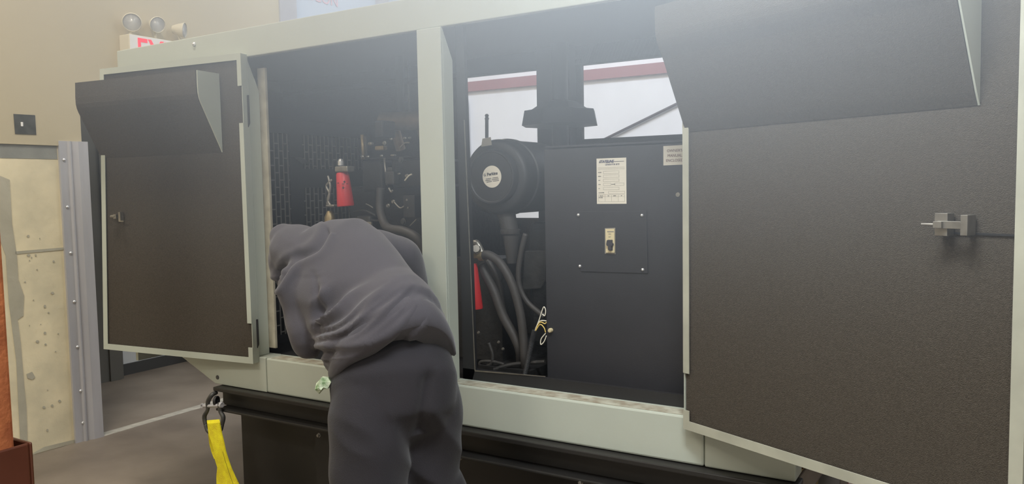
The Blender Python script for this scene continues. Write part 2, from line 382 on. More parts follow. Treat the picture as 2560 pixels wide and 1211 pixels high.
# deck, inner black frame, far side
MB().box((X0+.05, YS+.10, .79), (X1-.02, YR-.02, .815)).build('deck', 'black', ge)
yf = 2.62
def F_(px, py): return P(px, py, 1, yf)
tl = F_(1160, 195)
mb = MB()
il, ilb, ob = F_(1160, 195), F_(1187, 928), F_(1165, 957)
mb.prism([(XC+.005, yf, ob.z-.02), (ob.x+.02, yf, ob.z-.02), (ilb.x, yf, ilb.z), (il.x, yf, 2.30), (XC+.005, yf, 2.30)], (0, .02, 0))
mb.build('inner_frame', 'black', ge)
mb = MB(); r0, r1 = F_(1700, 985), F_(1187, 928)
mb.prism([(XC+.005, yf, .79), (X1-.03, yf, .79), (X1-.03, yf, .862), (r1.x, yf, .862), (XC+.005, yf, .862)], (0, .02, 0)); mb.build('inner_sill', 'black', ge)
mb = MB(); mb.prism([F_(1160, 300), F_(1162, 300), F_(1189, 926), F_(1364, 941), F_(1364, 943), F_(1187, 929)], (0, -.002, 0)); mb.build('bare_edge', 'alu', ge)
fx0, fx1, fx2 = P(1160, 230, 1, YR).x-.03, P(1357, 260, 1, YR).x, P(1460, 250, 1, YR).x
ft = P(1250, 187, 1, YR).z; fs = P(1580, 343, 1, YR).z; fl = P(1320, 545, 1, YR).z
mb = MB()
h0, h1 = P(1020, 235, 1, YR), P(1031, 252, 1, YR)
mb.box((X0+.02, YR-.03, .79), (h0.x, YR-.001, RB)); mb.box((h0.x, YR-.03, .79), (h1.x, YR-.001, h1.z)); mb.box((h0.x, YR-.03, h0.z), (h1.x, YR-.001, RB)); mb.box((h1.x, YR-.03, .79), (fx0, YR-.001, RB))
mb.box((fx0, YR-.03, .79), (fx1, YR-.001, fl)); mb.box((fx1, YR-.03, .79), (fx2, YR-.001, RB)); mb.box((fx2, YR-.03, .79), (X1, YR-.001, fs))
mb.box((-.7, YR-.03, fs), (X1, YR-.001, RB))
mb.prism([(X0+.02, YR-.03, ft), (X1, YR-.03, ft), (X1, YR-.03, RT-.02), (X0+.02, YR-.03, RT-.02)], (0, .029, 0))
mb.build('far_side_panel', 'foam', ge)
MB().box((fx1+.02, YR-.10, .82), (fx2-.03, YR-.031, RT-.06)).build('far_post', 'black', ge)
# ------------------------------------------------------------------ doors of the enclosure
def make_door(hx, hy, ang, sg, s0, s1, z0, z1, notches, hood, lean=0, hinges=()):
    a = R(ang); d = Vector((sg*math.cos(a), -math.sin(a), 0)); n = Vector((-sg*math.sin(a), -math.cos(a), 0)) if sg > 0 else Vector((math.sin(a), -math.cos(a), 0))
    p0 = Vector((hx, hy, 0)); T = .042; W = .030
    def D(s, z, w_=0):
        u = (s-s0)/(s1-s0)
        return p0 + d*(s + lean*u*(z-1.5)) + n*w_ + Vector((0, 0, z))
    def quad(mb, sa, sb, za, zb, w0, w1):
        mb.prism([D(sa, za, w0), D(sb, za, w0), D(sb, zb, w0), D(sa, zb, w0)], n*(w1-w0))
    skin = MB(); quad(skin, s0, s1, z0, z1, -T, -T+.004)
    quad(skin, s0, s0+.004, z0, z1, -T+.004, 0); quad(skin, s1-.004, s1, z0, z1, -T+.004, 0)
    quad(skin, s0+.004, s1-.004, z0, z0+.004, -T+.004, 0); quad(skin, s0+.004, s1-.004, z1-.004, z1, -T+.004, 0)
    door = skin.build('door', 'paint', ge, bevel=.0015)
    fr = MB()
    quad(fr, s0, s1, z1-W, z1, 0, .003); quad(fr, s0, s1, z0, z0+W, 0, .003)
    far = s1-W
    quad(fr, far, s1, z0+W, z1-W, 0, .003)
    lo = z0+W
    for na, nb in notches+[(z1-W, z1-W)]:
        if na > lo: quad(fr, s0, s0+W*.85, lo, na, 0, .003)
        lo = nb
    fr.build('door_flange', 'paint' if sg < 0 else 'worn2', door)
    fo = MB(); quad(fo, s0+.005, s1-.005, z0+.006, z1-.006, -T+.006, -.006); fo.build('foam_lining', 'foam', door)
    # baffle hood: vertical outer face, rounded bend, slope back to the door
    ha, hb, zt, zb, zk, wo = hood
    prof = [(zt, .0), (zt, wo), (zb+.05, wo), (zb+.02, wo-.002), (zb, wo-.007), (zb-.02, wo-.016), (zb-.05, wo-.033), (zk+.03, .012), (zk, -.004)]
    hm = MB(); r1 = [D(ha, z, w_) for z, w_ in prof]; r2 = [D(hb, z, w_) for z, w_ in prof]
    k = len(prof); fs_ = [[i, (i+1) % k, (i+1) % k+k, i+k] for i in range(k)]
    hm.add(r1+r2, fs_+[list(range(k))[::-1], list(range(k, 2*k))])
    hd = hm.build('baffle_hood', 'foam', door, fix=True)
    return door, hd, D, d, n, prof
M['worn2'] = mat('dulled_enamel', rgb(180, 180, 164), .5, var=.18, vscale=9)
dl, hl, DL, ddl, nnl, prl = make_door(-2.95, 2.49, 6.4, -1, -.02, .955, .793, 2.238, [(.87, .985), (1.92, 2.09)], (.13, .962, 2.155, 2.03, 1.79, .135), lean=-.058)
q = [DL(.128, z, w_*.97) for z, w_ in prl]
MB().prism(q, DL(.1275, 1, 0)-DL(.1335, 1, 0)).build('hood_end_cap', 'paint', dl, fix=True)
dr, hr, DR, ddr, nnr, prr = make_door(-.83, 2.49, 24.5, 1, -.014, 1.012, .785, 2.238, [(.85, .975), (1.86, 2.03)], (-.004, .893, 2.155, 2.05, 1.77, .135))
q = [DR(.8945, z, w_*.97) for z, w_ in prr]
MB().prism(q, DR(.9, 1, 0)-DR(.8955, 1, 0)).build('hood_end_cap', 'paint', dr, fix=True)
# latches
def latch(D, d, n, s, z, k, door):
    up = Vector((0, 0, 1)); mb = MB()
    c = D(s, z, 0)
    mb.obox(c-d*.028*k+n*.016, d*.015*abs(k), n*.016, up*.027)         # plate
    mb.obox(c+d*.028*k+n*.020, d*.008, n*.020, up*.024)       # bracket
    mb.obox(c+n*.034, d*.034, n*.004, up*.009)
    mb.obox(c-d*.030*k+n*.040, d*.010, n*.006, up*.008)
    mb.tube([c-d*.036*k+n*.042, c-d*.068*k+n*.044], .0038, 10)
    mb.build('latch', 'alu', door, bevel=.001)
latch(DR, ddr, nnr, .862, 1.494, 1, dr)
mb = MB(); c = DL(.835, 1.49, 0)
up = Vector((0, 0, 1))
mb.obox(c+nnl*.012+ddl*.0, ddl*.010, nnl*.012, up*.011); mb.obox(c-ddl*.03+nnl*.01, ddl*.007, nnl*.01, up*.022); mb.obox(c-ddl*.05+nnl*.024-up*.024, ddl*.018, nnl*.003, up*.003)
mb.tube([c+nnl*.02, c+nnl*.02+ddl*.03], .007, 10); mb.build('latch', 'alu', dl)
MB().prism([DR(.80, 1.475, -.005), DR(.985, 1.475, -.005), DR(.985, 1.470, -.005), DR(.80, 1.470, -.005)], nnr*.003).build('foam_seam', 'black', dr)
# hinges: dark gaps with rounded leaves between door and post
for za, zb in ((.86, 1.0), (1.90, 2.05)):
    mb = MB(); xh = -2.935
    mb.prism([(-2.958, 2.499, zb), (-2.928, 2.528, zb), (-2.928, 2.528, za+.02), (-2.940, 2.516, za-.02), (-2.958, 2.499, za-.035)], (0, -.004, 0))
    mb.tube([(-2.962, 2.505, za-.03), (-2.962, 2.505, zb)], .008, 10)
    mb.build('hinge', 'black', ge)

# ------------------------------------------------------------------ radiator and its perforated guard
ra = thing('radiator', 'black radiator with perforated fan guard inside the left bay', 'radiator', (-3.5, 3.1, .815))
XG = -3.10
mb = MB().box((-3.80, 2.68, .816), (XG-.05, 3.58, 1.98)); mb.build('core', 'dark', ra)
mb = MB(); gy0 = 2.68; gy1 = 3.50
for (ya, yb, za, zb) in ((2.66, 2.70, .816, 1.97), (3.50, 3.56, .816, 1.97), (2.70, 3.5, 1.90, 1.97), (2.70, 3.5, .816, .86), (2.93, 3.02, .86, 1.90), (3.02, 3.5, 1.62, 1.72)):
    mb.box((XG-.05, ya, za), (XG-.004, yb, zb))
mb.build('shroud', 'black', ra)
mb = MB(); pitch = .030; k = 0; y = 2.71
while y < 3.5:
    mb.box((XG-.012, y-.003, .86), (XG-.008, y+.003, 1.90))
    z = .87 + (k % 2)*.037
    while z < 1.88:
        mb.box((XG-.012, y+.003, z), (XG-.008, y+pitch-.003, z+.006)); z += .075
    y += pitch; k += 1
mb.build('fan_guard', 'guard', ra)
a_, b_, c_, d_ = P(722, 390, 0, XG), P(745, 392, 0, XG), P(775, 408, 0, XG), P(750, 408, 0, XG)
MB().prism([a_, b_, c_, d_], (.02, 0, -.004)).build('bracket', 'iron', ra)

# ------------------------------------------------------------------ engine
en = thing('diesel_engine', 'oily black diesel engine with hoses and red filters inside the enclosure', 'engine', (-2.2, 3.1, .815))
def E_(px, py, y): return P(px, py, 1, y)
mb = MB(); mb.box((-2.75, 2.98, .90), (-2.12, 3.42, 1.62)); mb.box((-2.70, 3.02, .816), (-2.60, 3.38, .90)); mb.box((-2.25, 3.02, .816), (-2.15, 3.38, .90))
mb.build('engine_block', 'dark', en, bevel=.01)
c0 = E_(940, 385, 2.95); c1 = E_(1060, 385, 2.95)
mb = MB().box((-2.62, 3.0, 1.62), (-2.16, 3.38, 1.74)); mb.build('cylinder_head', 'dark', en, bevel=.012)
e0, e1 = E_(958, 305, 3.1), E_(1072, 300, 3.1)
mb = MB().tube([e0, e1], .048, 18, smooth=False); mb.tube([e0+Vector((.06, 0, 0)), e0+Vector((.06, .06, -.14))], .025, 10); mb.tube([e1-Vector((.06, 0, 0)), e1-Vector((.06, -.06, .14))], .025, 10)
mb.build('exhaust_manifold', mat('heat_tinted_steel', rgb(150, 128, 100), .5, .5, var=.4, vscale=12), en, smooth='auto')
mb = MB(); a_ = E_(1000, 225, 3.2); mb.tube([Vector((a_.x, 3.2, 2.28)), E_(1001, 300, 3.2)], .022, 12); mb.build('breather_pipe', 'iron', en, smooth=True)
mb = MB(); a_ = E_(1022, 232, 3.3); mb.tube([Vector((a_.x, 3.3, 2.28)), E_(1023, 300, 3.3)], .004, 8); mb.build('support_rod', 'alu', en, smooth=True)
# vertical rods and dipstick
for (xa, ya, xb, yb, r, mm) in ((905, 337, 909, 397, .008, 'brass'), (913, 340, 917, 395, .006, 'iron'), (961, 395, 967, 465, .005, 'alu')):
    MB().tube([E_(xa, ya, 2.86), E_(xb, yb, 2.86)], r, 10).build('dipstick_tube', mm, en, smooth=True)
# injection pump, small castings, bolts
def casting(px0, py0, px1, py1, y, dpt, mm, name, bev=.006):
    a = E_(px0, py1, y); b2 = E_(px1, py0, y)
    return MB().box((a.x, y, a.z), (b2.x, y+dpt, b2.z)).build(name, mm, en, bevel=bev)
casting(905, 400, 955, 480, 2.90, .1, 'dark', 'injection_pump', .012)
casting(962, 428, 984, 462, 2.84, .04, 'iron', 'fuel_lift_pump')
casting(966, 418, 980, 430, 2.84, .03, 'iron', 'pump_cap')
casting(1008, 488, 1036, 545, 2.84, .06, 'black', 'solenoid_box', .004)
casting(980, 395, 1060, 470, 2.90, .08, 'dark', 'side_cover', .01)
casting(888, 540, 925, 575, 2.82, .08, 'iron', 'lower_casting', .01)
casting(918, 355, 928, 364, 2.85, .02, 'alu', 'fitting'); casting(936, 364, 958, 377, 2.86, .03, 'brass', 'fitting'); casting(975, 386, 985, 391, 2.86, .02, 'alu', 'fitting')
casting(900, 392, 1062, 397, 2.88, .05, 'iron', 'gasket_rail', .002)
casting(935, 300, 956, 345, 2.92, .1, 'black', 'thermostat_housing', .01)
casting(913, 555, 928, 567, 2.815, .01, 'alu', 'name_plate', .001)
casting(812, 540, 822, 584, 2.80, .04, 'dark', 'bracket_arm')
for (px, py, r) in ((963, 358, .010), (1004, 400, .014), (980, 348, .006), (1014, 346, .007), (1026, 345, .006), (1019, 440, .009), (1021, 500, .008), (1010, 554, .016), (1024, 520, .007), (906, 558, .006), (922, 392, .006), (908, 392, .007), (956, 390, .006), (1000, 435, .006), (985, 505, .010), (972, 515, .010)):
    MB().lathe([(r, 0), (r, .006), (r*.65, .008), (r*.65, .013), (0, .014)], E_(px, py, 2.85), (0, -1, 0), 6 if r < .009 else 16).build('bolt', 'alu' if r < .012 else 'iron', en)
for pts, r, mm in (([(985, 505), (1000, 520), (1010, 516)], .004, 'alu'), ([(972, 470), (978, 480), (982, 476)], .005, 'alu'), ([(1000, 370), (1012, 358), (1024, 357)], .004, 'alu'),
                   ([(915, 510), (925, 515), (932, 520)], .003, 'alu'), ([(1012, 452), (1022, 440), (1030, 436)], .004, 'wirew'), ([(1025, 565), (1035, 555), (1041, 549)], .003, 'alu'),
                   ([(870, 560), (900, 548), (940, 552), (962, 548)], .005, 'iron'), ([(885, 530), (910, 526), (940, 540)], .005, 'iron')):
    MB().tube([E_(x, y, 2.83) for x, y in pts], r, 8).build('fuel_line', mm, en, smooth=True)
MB().tube([E_(952, 470, 2.84), E_(950, 520, 2.83), E_(960, 558, 2.8), E_(975, 572, 2.76), E_(1010, 578, 2.74), E_(1045, 598, 2.74), E_(1065, 640, 2.76)], .020, 14).build('coolant_hose', 'hose', en, smooth=True)
# red filter on its bracket
def redfilter(x0, ytop, ybot, w0, w1, y, nm='fuel_filter'):
    t = E_(x0, ytop, y); b2 = E_(x0+(ybot-ytop)*.04+5, ybot, y); px = 1960/3.4
    f = MB().lathe([(w0/px/2*.9, 0), (w0/px/2, .006), (w1/px/2, (t-b2).length-.006), (w1/px/2*.94, (t-b2).length)], t, b2-t, 28).build(nm, 'red', en, smooth='auto')
    return t, b2, f
t, b2, f = redfilter(856, 432, 516, 34, 46, 2.74)
mb = MB()
for (px, py, wd) in ((861, 455, 8), (845, 458, 4), (868, 460, 5), (858, 460, 8), (858, 470, 7)):
    p = E_(px, py, 2.74-.0385); mb.obox(p, (wd*.5/600, 0, 0), (0, .002, 0), (0, 0, .0016))
for (px, py, wd) in ((861, 455, 5), (858, 470, 4)):
    p = E_(px, py, 2.74-.0385); mb.obox(p, (.0015, 0, 0), (0, .002, 0), (0, 0, .005))
mb.build('filter_marking', 'ink', f)
casting(836, 415, 868, 431, 2.71, .05, 'alu', 'filter_head')
MB().lathe([(.014, 0), (.014, .02), (.008, .03), (0, .032)], E_(852, 414, 2.74), (0, 0, 1), 12).build('banjo_bolt', 'chrome', en)
for pts in ([(820, 440), (826, 470), (820, 500), (828, 516)], [(830, 450), (816, 465), (824, 485), (818, 512)]):
    MB().tube([E_(x, y, 2.74) for x, y in pts], .006, 8).build('fuel_line', 'alu', en, smooth=True)
casting(813, 512, 834, 518, 2.72, .05, 'alu', 'filter_bracket')
MB().lathe([(.022, 0), (.026, .02), (.026, .07), (.012, .1)], E_(826, 580, 2.76), (0, 0, 1), 16).build('sediment_bowl', 'brass', en, smooth='auto')
# ---- air filter with its round label
cf = E_(1232, 443, 2.76); rf = .157
mb = MB().lathe([(.02, -.012), (.10, -.012), (.104, -.016), (.110, -.016), (.114, -.010), (.118, .012), (.140, .012), (.150, .02), (rf, .035), (rf, .10), (rf+.006, .104), (rf+.006, .125), (rf, .13), (rf, .36), (rf-.02, .38), (0, .38)], cf, (0, 1, 0), 64)
af = mb.build('air_filter', 'black', en, smooth='auto', fix=True)
fc = cf+Vector((0, -.012, 0)); rl = .0455; pc = E_(1230, 442, fc.y)
mb = MB().lathe([(rl, 0), (rl, .0012), (0, .0013)], pc, (0, -1, 0), 48)
ux = Vector((math.cos(R(6)), 0, math.sin(R(6)))); uz = Vector((-math.sin(R(6)), 0, math.cos(R(6)))); on = Vector((0, -.0022, 0))
mb.mat(1); mb.text('Perkins', pc+on-ux*.022+uz*.006, ux, uz, .0175, bold=.0004); mb.text('G', pc+on-ux*.039+uz*.006, ux, uz, .015)
for i, (a, b2_) in enumerate((((-.030), .030), ((-.033), .032), ((-.028), .033))):
    z = -.006-.0065*i
    for s_, e_ in ((a, a+.026), (a+.032, b2_)):
        mb.obox(pc+on+ux*(s_+e_)/2+uz*z, ux*(e_-s_)/2, (0, .0004, 0), uz*.0009)
mb.build('round_label', ['paper', 'ink'], af)
MB().tube([E_(1217, 345, 2.80), E_(1217, 296, 2.80)], .0075, 12).build('clamp_rod', 'black', af, smooth='auto')
MB().lathe([(.004, -.012), (.009, -.010), (.009, -.004), (.006, 0), (.009, .006), (.006, .012), (0, .014)], E_(1217, 293, 2.80), (0, 0, 1), 12).build('rod_tip', 'black', af)
mb = MB(); mb.prism([E_(1206, 347, 2.755), E_(1226, 343, 2.755), E_(1229, 363, 2.755), E_(1203, 367, 2.755)], (0, .003, 0)); mb.build('paper_tab', 'inkgrey', af)
mb = MB(); zz = cf.z+rf+.001
mb.prism([E_(1240, 348, 2.86), E_(1262, 348, 2.86), E_(1287, 355, 2.87), E_(1280, 359, 2.86), E_(1262, 352, 2.86)], (0, .004, 0)); mb.build('sticker', ['paper'], af)
# outlet boot under the canister
mb = MB().tube([E_(1262, 518, 2.84), E_(1268, 545, 2.84), E_(1276, 580, 2.84)], [.045, .038, .036], 20, smooth=False); mb.lathe([(.040, 0), (.043, .01), (.043, .018), (.040, .02)], E_(1276, 585, 2.84), (0, 0, 1), 20)
mb.lathe([(.038, -.12), (.020, -.12), (.036, 0), (.04, .002)][1:], E_(1278, 588, 2.84), (0, 0, 1), 20)
mb.build('outlet_boot', 'hose', af, smooth='auto')
# exhaust shield and pipe behind
hc = P(1400, 290, 1, 3.42); pxm = 1960/3.98
mb = MB().lathe([(95/pxm, -.047), (88/pxm, .024), (70/pxm, .030), (42/pxm, .065), (10/pxm, .08), (0, .081)], hc, (0, 0, 1), 8)
mb.build('exhaust_shield', 'black', en)
mb = MB().tube([(hc.x, 3.42, 1.5), (hc.x, 3.42, 2.29)], .040, 18, smooth=False); mb.build('exhaust_pipe', 'black', en, smooth='auto')
# alternator body with a grey panel, louvres, frame members
mb = MB().box((-1.70, 2.95, .90), (-.75, 3.42, 1.45)); mb.build('alternator', 'dark', en, bevel=.03)
mb = MB(); mb.prism([E_(1312, 628, 2.93), E_(1364, 626, 2.93), E_(1364, 700, 2.93), E_(1352, 722, 2.93), E_(1304, 726, 2.93)], (0, .02, 0)); mb.build('terminal_cover', 'iron', en, bevel=.004)
mb = MB()
for i in range(7):
    a = E_(1252+i*6, 730, 2.95); mb.box((a.x, 2.944, E_(1252, 800, 2.95).z), (a.x+.003, 2.949, a.z))
for py in (728, 757): a = E_(1250, py, 2.95); b3 = E_(1292, py, 2.95); mb.box((a.x, 2.943, a.z), (b3.x, 2.949, a.z+.003))
mb.build('air_grille', 'iron', en)
def hose(pts, r, mm='hose', nm='rubber_hose', y=2.72, n=14):
    return MB().tube([E_(x, yy, y if len(q_) == 0 else q_[0]) for x, yy, *q_ in pts], r, n).build(nm, mm, en, smooth=True)
hose([(1203, 640), (1222, 638), (1252, 660), (1280, 710), (1300, 780), (1308, 840), (1312, 900), (1318, 938, 2.76)], .018)
hose([(1205, 662), (1216, 690), (1236, 730), (1258, 790), (1285, 840), (1300, 880, 2.76), (1302, 925, 2.8)], .020, y=2.76)
hose([(1220, 650), (1240, 690), (1250, 720), (1262, 790), (1290, 850)], .012, y=2.80)
hose([(1314, 585), (1303, 630), (1296, 680), (1300, 720), (1318, 755), (1345, 780), (1362, 792)], .011, y=2.78)
hose([(1222, 858), (1231, 885), (1229, 908), (1214, 917), (1200, 913), (1204, 905), (1232, 905), (1260, 912)], .007, 'iron', y=2.72)
# corrugated sleeve with loose wires
pts = [E_(1312, 942, 2.68), E_(1322, 895, 2.68), E_(1330, 855, 2.68), E_(1337, 826, 2.68)]
mb = MB(); N = 46
for i in range(N):
    t0 = i/N*(len(pts)-1); j = min(int(t0), len(pts)-2); a = pts[j].lerp(pts[j+1], t0-j); t1 = (i+1)/N*(len(pts)-1); j = min(int(t1-1e-6), len(pts)-2); b4 = pts[j].lerp(pts[j+1], t1-j)
    mb.tube([a, a.lerp(b4, .5), b4], [.009, .0115, .009], 10, smooth=False)
mb.build('corrugated_sleeve', 'black', en)
for pts_, mm in (([(1337, 828), (1348, 800), (1356, 775), (1360, 768), (1364, 776), (1362, 790), (1356, 786)], 'wirew'), ([(1338, 826), (1345, 812), (1352, 806), (1362, 810), (1366, 806)], 'wirey'),
                 ([(1339, 828), (1350, 812), (1360, 820), (1364, 832)], 'wirey'), ([(1364, 834), (1353, 848), (1352, 862), (1360, 855), (1366, 840)], 'wirew'), ([(1338, 825), (1349, 804), (1366, 803)], 'wirew')):
    MB().tube([E_(x, y, 2.675) for x, y in pts_], .0022, 6).build('wire', mm, en, smooth=True)
# brass fittings above the second filter
MB().tube([E_(1176, 612, 2.72), E_(1192, 608, 2.72), E_(1206, 634, 2.72)], .013, 12).build('hose_fitting', 'alu', en, smooth=True)
a = E_(1176, 645, 2.71); b3 = E_(1200, 632, 2.71); MB().box((a.x, 2.70, a.z), (b3.x, 2.74, b3.z)).build('hose_clamp', 'brass', en, bevel=.004)
MB().lathe([(.020, 0), (.020, .012), (.016, .016), (.016, .03)], E_(1192, 625, 2.71), (.5, -1, .3), 8).build('union_nut', 'alu', en)
MB().lathe([(.020, -.01), (.0215, -.004), (.0215, .004), (.020, .01)], E_(1204, 640, 2.72), (1, 0, 0), 16).build('hose_band', 'brass', en)
redfilter(1181, 660, 773, 24, 34, 2.73, 'oil_filter')
mb = MB().box((-1.80, 2.70, .816), (-1.55, 3.4, .86)); mb.build('mounting_foot', 'dark', en)
for (px, py) in ((1247, 856), (1258, 873), (1295, 866), (1197, 832)): MB().lathe([(.007, 0), (.005, .006), (0, .007)], E_(px, py, 2.78), (0, -1, 0), 8).build('bolt', 'alu', en)
mb = MB().tube([E_(1235, 925, 2.70), E_(1280, 912, 2.72), E_(1362, 905, 2.74)], .008, 8); mb.build('ground_strap', 'iron', en)
mb = MB().box((-1.98, 2.8, .86), (-1.74, 2.96, 1.30)); mb.build('starter_bracket', 'dark', en)

# ------------------------------------------------------------------ control cabinet
YC = 2.75
cc = thing('control_cabinet', 'dark grey control cabinet with breaker switch and white data label', 'control cabinet', (-1.15, 3.0, .815))
def C_(px, py, y=YC): return P(px, py, 1, y)
cx0 = C_(1364, 700).x; ctl = C_(1400, 372).z
mb = MB(); mb.box((cx0, YC, .816), (-.60, 3.25, ctl)); mb.build('cabinet_body', 'cabinet', cc, bevel=.004)
mb = MB(); mb.box((cx0+.01, YC-.006, ctl+.004), (-.62, 3.2, ctl+.012)); mb.build('cabinet_lid', 'cabinet', cc, bevel=.001)
q = [C_(1449, 529, YC-.001), C_(1617, 527, YC-.001), C_(1620, 684, YC-.001), C_(1452, 679, YC-.001)]
pl_ = MB().prism(q, (0, -.003, 0)).build('access_plate', 'cabinet', cc, bevel=.0012)
for px, py in ((1446, 538), (1605, 539), (1450, 666), (1607, 675)):
    MB().lathe([(.0065, 0), (.0063, .002), (.004, .005), (.0015, .006), (.0015, .0045), (0, .0045)], C_(px, py, YC-.0042), (0, -1, 0), 16).build('screw', 'chrome', cc, smooth='auto')
MB().lathe([(.0085, 0), (.008, .003), (0, .004)], C_(1695, 487), (0, -1, 0), 16).build('round_plug', 'inkgrey', cc)
MB().lathe([(.009, 0), (.0095, .010), (.007, .016), (0, .017)], C_(1378, 826), (0, -1, 0), 16).build('knob', 'breaker', cc, smooth='auto')
# breaker
y_ = YC-.0045
mb = MB(); mb.prism([C_(1512.5, 571, y_), C_(1539, 570, y_), C_(1539, 636, y_), C_(1512.5, 635, y_)], (0, -.003, 0)); bz = mb.build('breaker_bezel', 'inkgrey', cc, bevel=.001)
y_ -= .003
mb = MB(); mb.prism([C_(1515, 573, y_), C_(1537, 572.5, y_), C_(1537.5, 632, y_), C_(1516, 632, y_)], (0, -.005, 0))
mb.mat(1); y2 = y_-.0051
mb.prism([C_(1518, 578.5, y2), C_(1534.5, 578.5, y2), C_(1534.5, 581, y2), C_(1518, 581, y2)], (0, -.0004, 0))
mb.mat(2)
mb.text('ON', C_(1521, 587, y2), (1, 0, 0), (0, 0, 1), .007); mb.text('OFF', C_(1521, 594, y2), (1, 0, 0), (0, 0, 1), .006)
mb.mat(3); mb.prism([C_(1519, 600, y2), C_(1531.5, 600, y2), C_(1532, 627, y2), C_(1522, 627, y2), C_(1522, 616, y2), C_(1519, 612, y2)], (0, -.0004, 0))
mb.build('breaker', ['breaker', 'inkgrey', 'inkgrey', 'ink'], cc)
mb = MB(); mb.prism([C_(1520, 600.5, y2), C_(1531, 600.5, y2), C_(1532, 608, y2), C_(1534.5, 609, y2), C_(1534.5, 614, y2), C_(1531, 615, y2), C_(1531, 625, y2), C_(1523, 625, y2), C_(1523, 616, y2), C_(1518.5, 613, y2), C_(1518.5, 608, y2)], (0, -.012, 0)); mb.build('breaker_toggle', 'ink', cc, bevel=.001)
# data label
y_ = YC-.0008
A0, A1 = C_(1491.5, 397, y_), C_(1566.5, 509.5, y_)
lx0, lx1, lz0, lz1 = A0.x, A1.x, (C_(1530, 510, y_)).z, (C_(1530, 395.5, y_)).z; lw, lh = lx1-lx0, lz1-lz0
mb = MB(); mb.box((lx0, y_-.001, lz0), (lx1, y_, lz1))
def L(u, v): return Vector((lx0+lw*u, y_-.0012, lz1-lh*v))
def rect(mb, u0, v0, u1, v1, t=.0007):
    for (a, b5) in (((u0, v0), (u1, v0)), ((u0, v1), (u1, v1)), ((u0, v0), (u0, v1)), ((u1, v0), (u1, v1))):
        p, q2 = L(*a), L(*b5); mb.box((min(p.x, q2.x)-t/2, y_-.0014, min(p.z, q2.z)-t/2), (max(p.x, q2.x)+t/2, y_-.0010, max(p.z, q2.z)+t/2))
mb.mat(1); mb.text('STATELINE', L(.09, .10), (1, 0, 0), (0, 0, 1), lh*.088, bold=.0004, shear=.35, sx=.80)
p, q2 = L(.08, .075), L(.93, .075); mb.box((p.x, y_-.0022, p.z-.0006), (q2.x, y_-.0015, p.z+.0006))
mb.text('GENERATOR SETS', L(.29, .155), (1, 0, 0), (0, 0, 1), lh*.052, shear=.2, sx=.80)
mb.mat(2)
for v in (.20, .225, .243): p, q2 = L(.05, v), L(.95, v); mb.box((p.x, y_-.0014, p.z-.0002), (q2.x, y_-.0010, p.z+.0003))
for i, v in enumerate((.28, .365, .455, .545, .635)):
    rect(mb, .23, v, .76 if i != 3 else .48, v+.055)
rect(mb, .62, .545, .92, .60); rect(mb, .40, .725, .94, .775); rect(mb, .06, .80, .94, .95)
for u in (.28, .50, .73): p, q2 = L(u, .80), L(u, .95); mb.box((p.x-.0003, y_-.0014, q2.z), (p.x+.0003, y_-.0010, p.z))
p, q2 = L(.06, .84), L(.94, .84); mb.box((p.x, y_-.0014, p.z-.0003), (q2.x, y_-.0010, p.z+.0003))
mb.mat(3)
for s_, u, v in (('MODEL', .05, .315), ('SERIAL', .05, .40), ('KW', .06, .49), ('KVA', .06, .58), ('PH', .06, .67), ('CUSTOMER', .06, .762), ('VOLTS', .10, .832), ('HZ', .37, .832), ('AMPS', .56, .832), ('PF', .82, .832), ('RATING', .07, .87), ('POWER', .50, .58)):
    mb.text(s_, L(u, v), (1, 0, 0), (0, 0, 1), lh*.026)
mb.build('data_label', ['paper', 'inkblue', 'inkgrey', 'ink'], cc)
# owner's manual notice
y_ = YC-.0008; mb = MB()
B0, B1 = C_(1658.5, 365.5, y_), C_(1658.5, 414, y_)
bx1 = B0.x+.088; mb.prism([(B0.x, y_, B1.z), (bx1, y_, B1.z+.001), (bx1, y_, B0.z+.001), (B0.x, y_, B0.z)], (0, -.001, 0)); mb.mat(1)
hh = B0.z-B1.z
for i, s_ in enumerate(("OWNER'S", 'MANUAL', 'ENCLOSED')):
    mb.text(s_, (B0.x+.044-.001, y_-.0015, B0.z-hh*(.32+.25*i)), (1, 0, 0), (0, 0, 1), hh*.20, align='CENTER', sx=.95)
mb.build('manual_notice', ['paper', 'inkred'], cc)

# ------------------------------------------------------------------ skid frame, tank, shackle, sling
sk = thing('skid_frame', 'black steel skid rail carrying the generator enclosure', 'skid', (-1.8, 3.1, 0))
xr0 = P(538, 960, 1, YS-.03).x; zr = SB-.002; zl = P(700, 1059, 1, YS-.05).z
mb = MB(); mb.box((xr0, YS-.045, zr-.02), (-.478, YS+.06, zr)); mb.box((xr0, YS+.01, zl+.012), (-.478, YS+.03, zr-.02)); mb.box((xr0+.02, YS-.05, zl), (-.478, YS+.06, zl+.012))
mb.build('rail', 'rail', sk, bevel=.004)
mb = MB(); mb.box((xr0, YR-.06, zl), (-.478, YR+.02, zr)); mb.build('rail', 'rail', sk)
for x in (-2.62, -1.15): MB().box((x, YS+.035, 0), (x+.22, YS+.12, zl)).build('leg', 'rail', sk)
for x in (-2.62, -1.15): MB().box((x, YR-.06, 0), (x+.22, YR+.0, zl)).build('leg', 'rail', sk)
for px, py in ((795, 1090), (1148, 1146), (1450, 1208)):
    MB().lathe([(.011, 0), (.011, .007), (.007, .007), (.007, .016), (0, .017)], P(px, py, 1, YS-.05)+Vector((0, .012, 0)), (0, -1, 0), 6).build('bolt', 'alu', sk)
for x in (-2.9, -1.9, -.9): MB().box((x, YS+.06, zl+.02), (x+.08, YR-.06, zr-.01)).build('cross_member', 'rail', sk)
tk = MB(); tx = P(592, 1100, 1, YS+.1).x
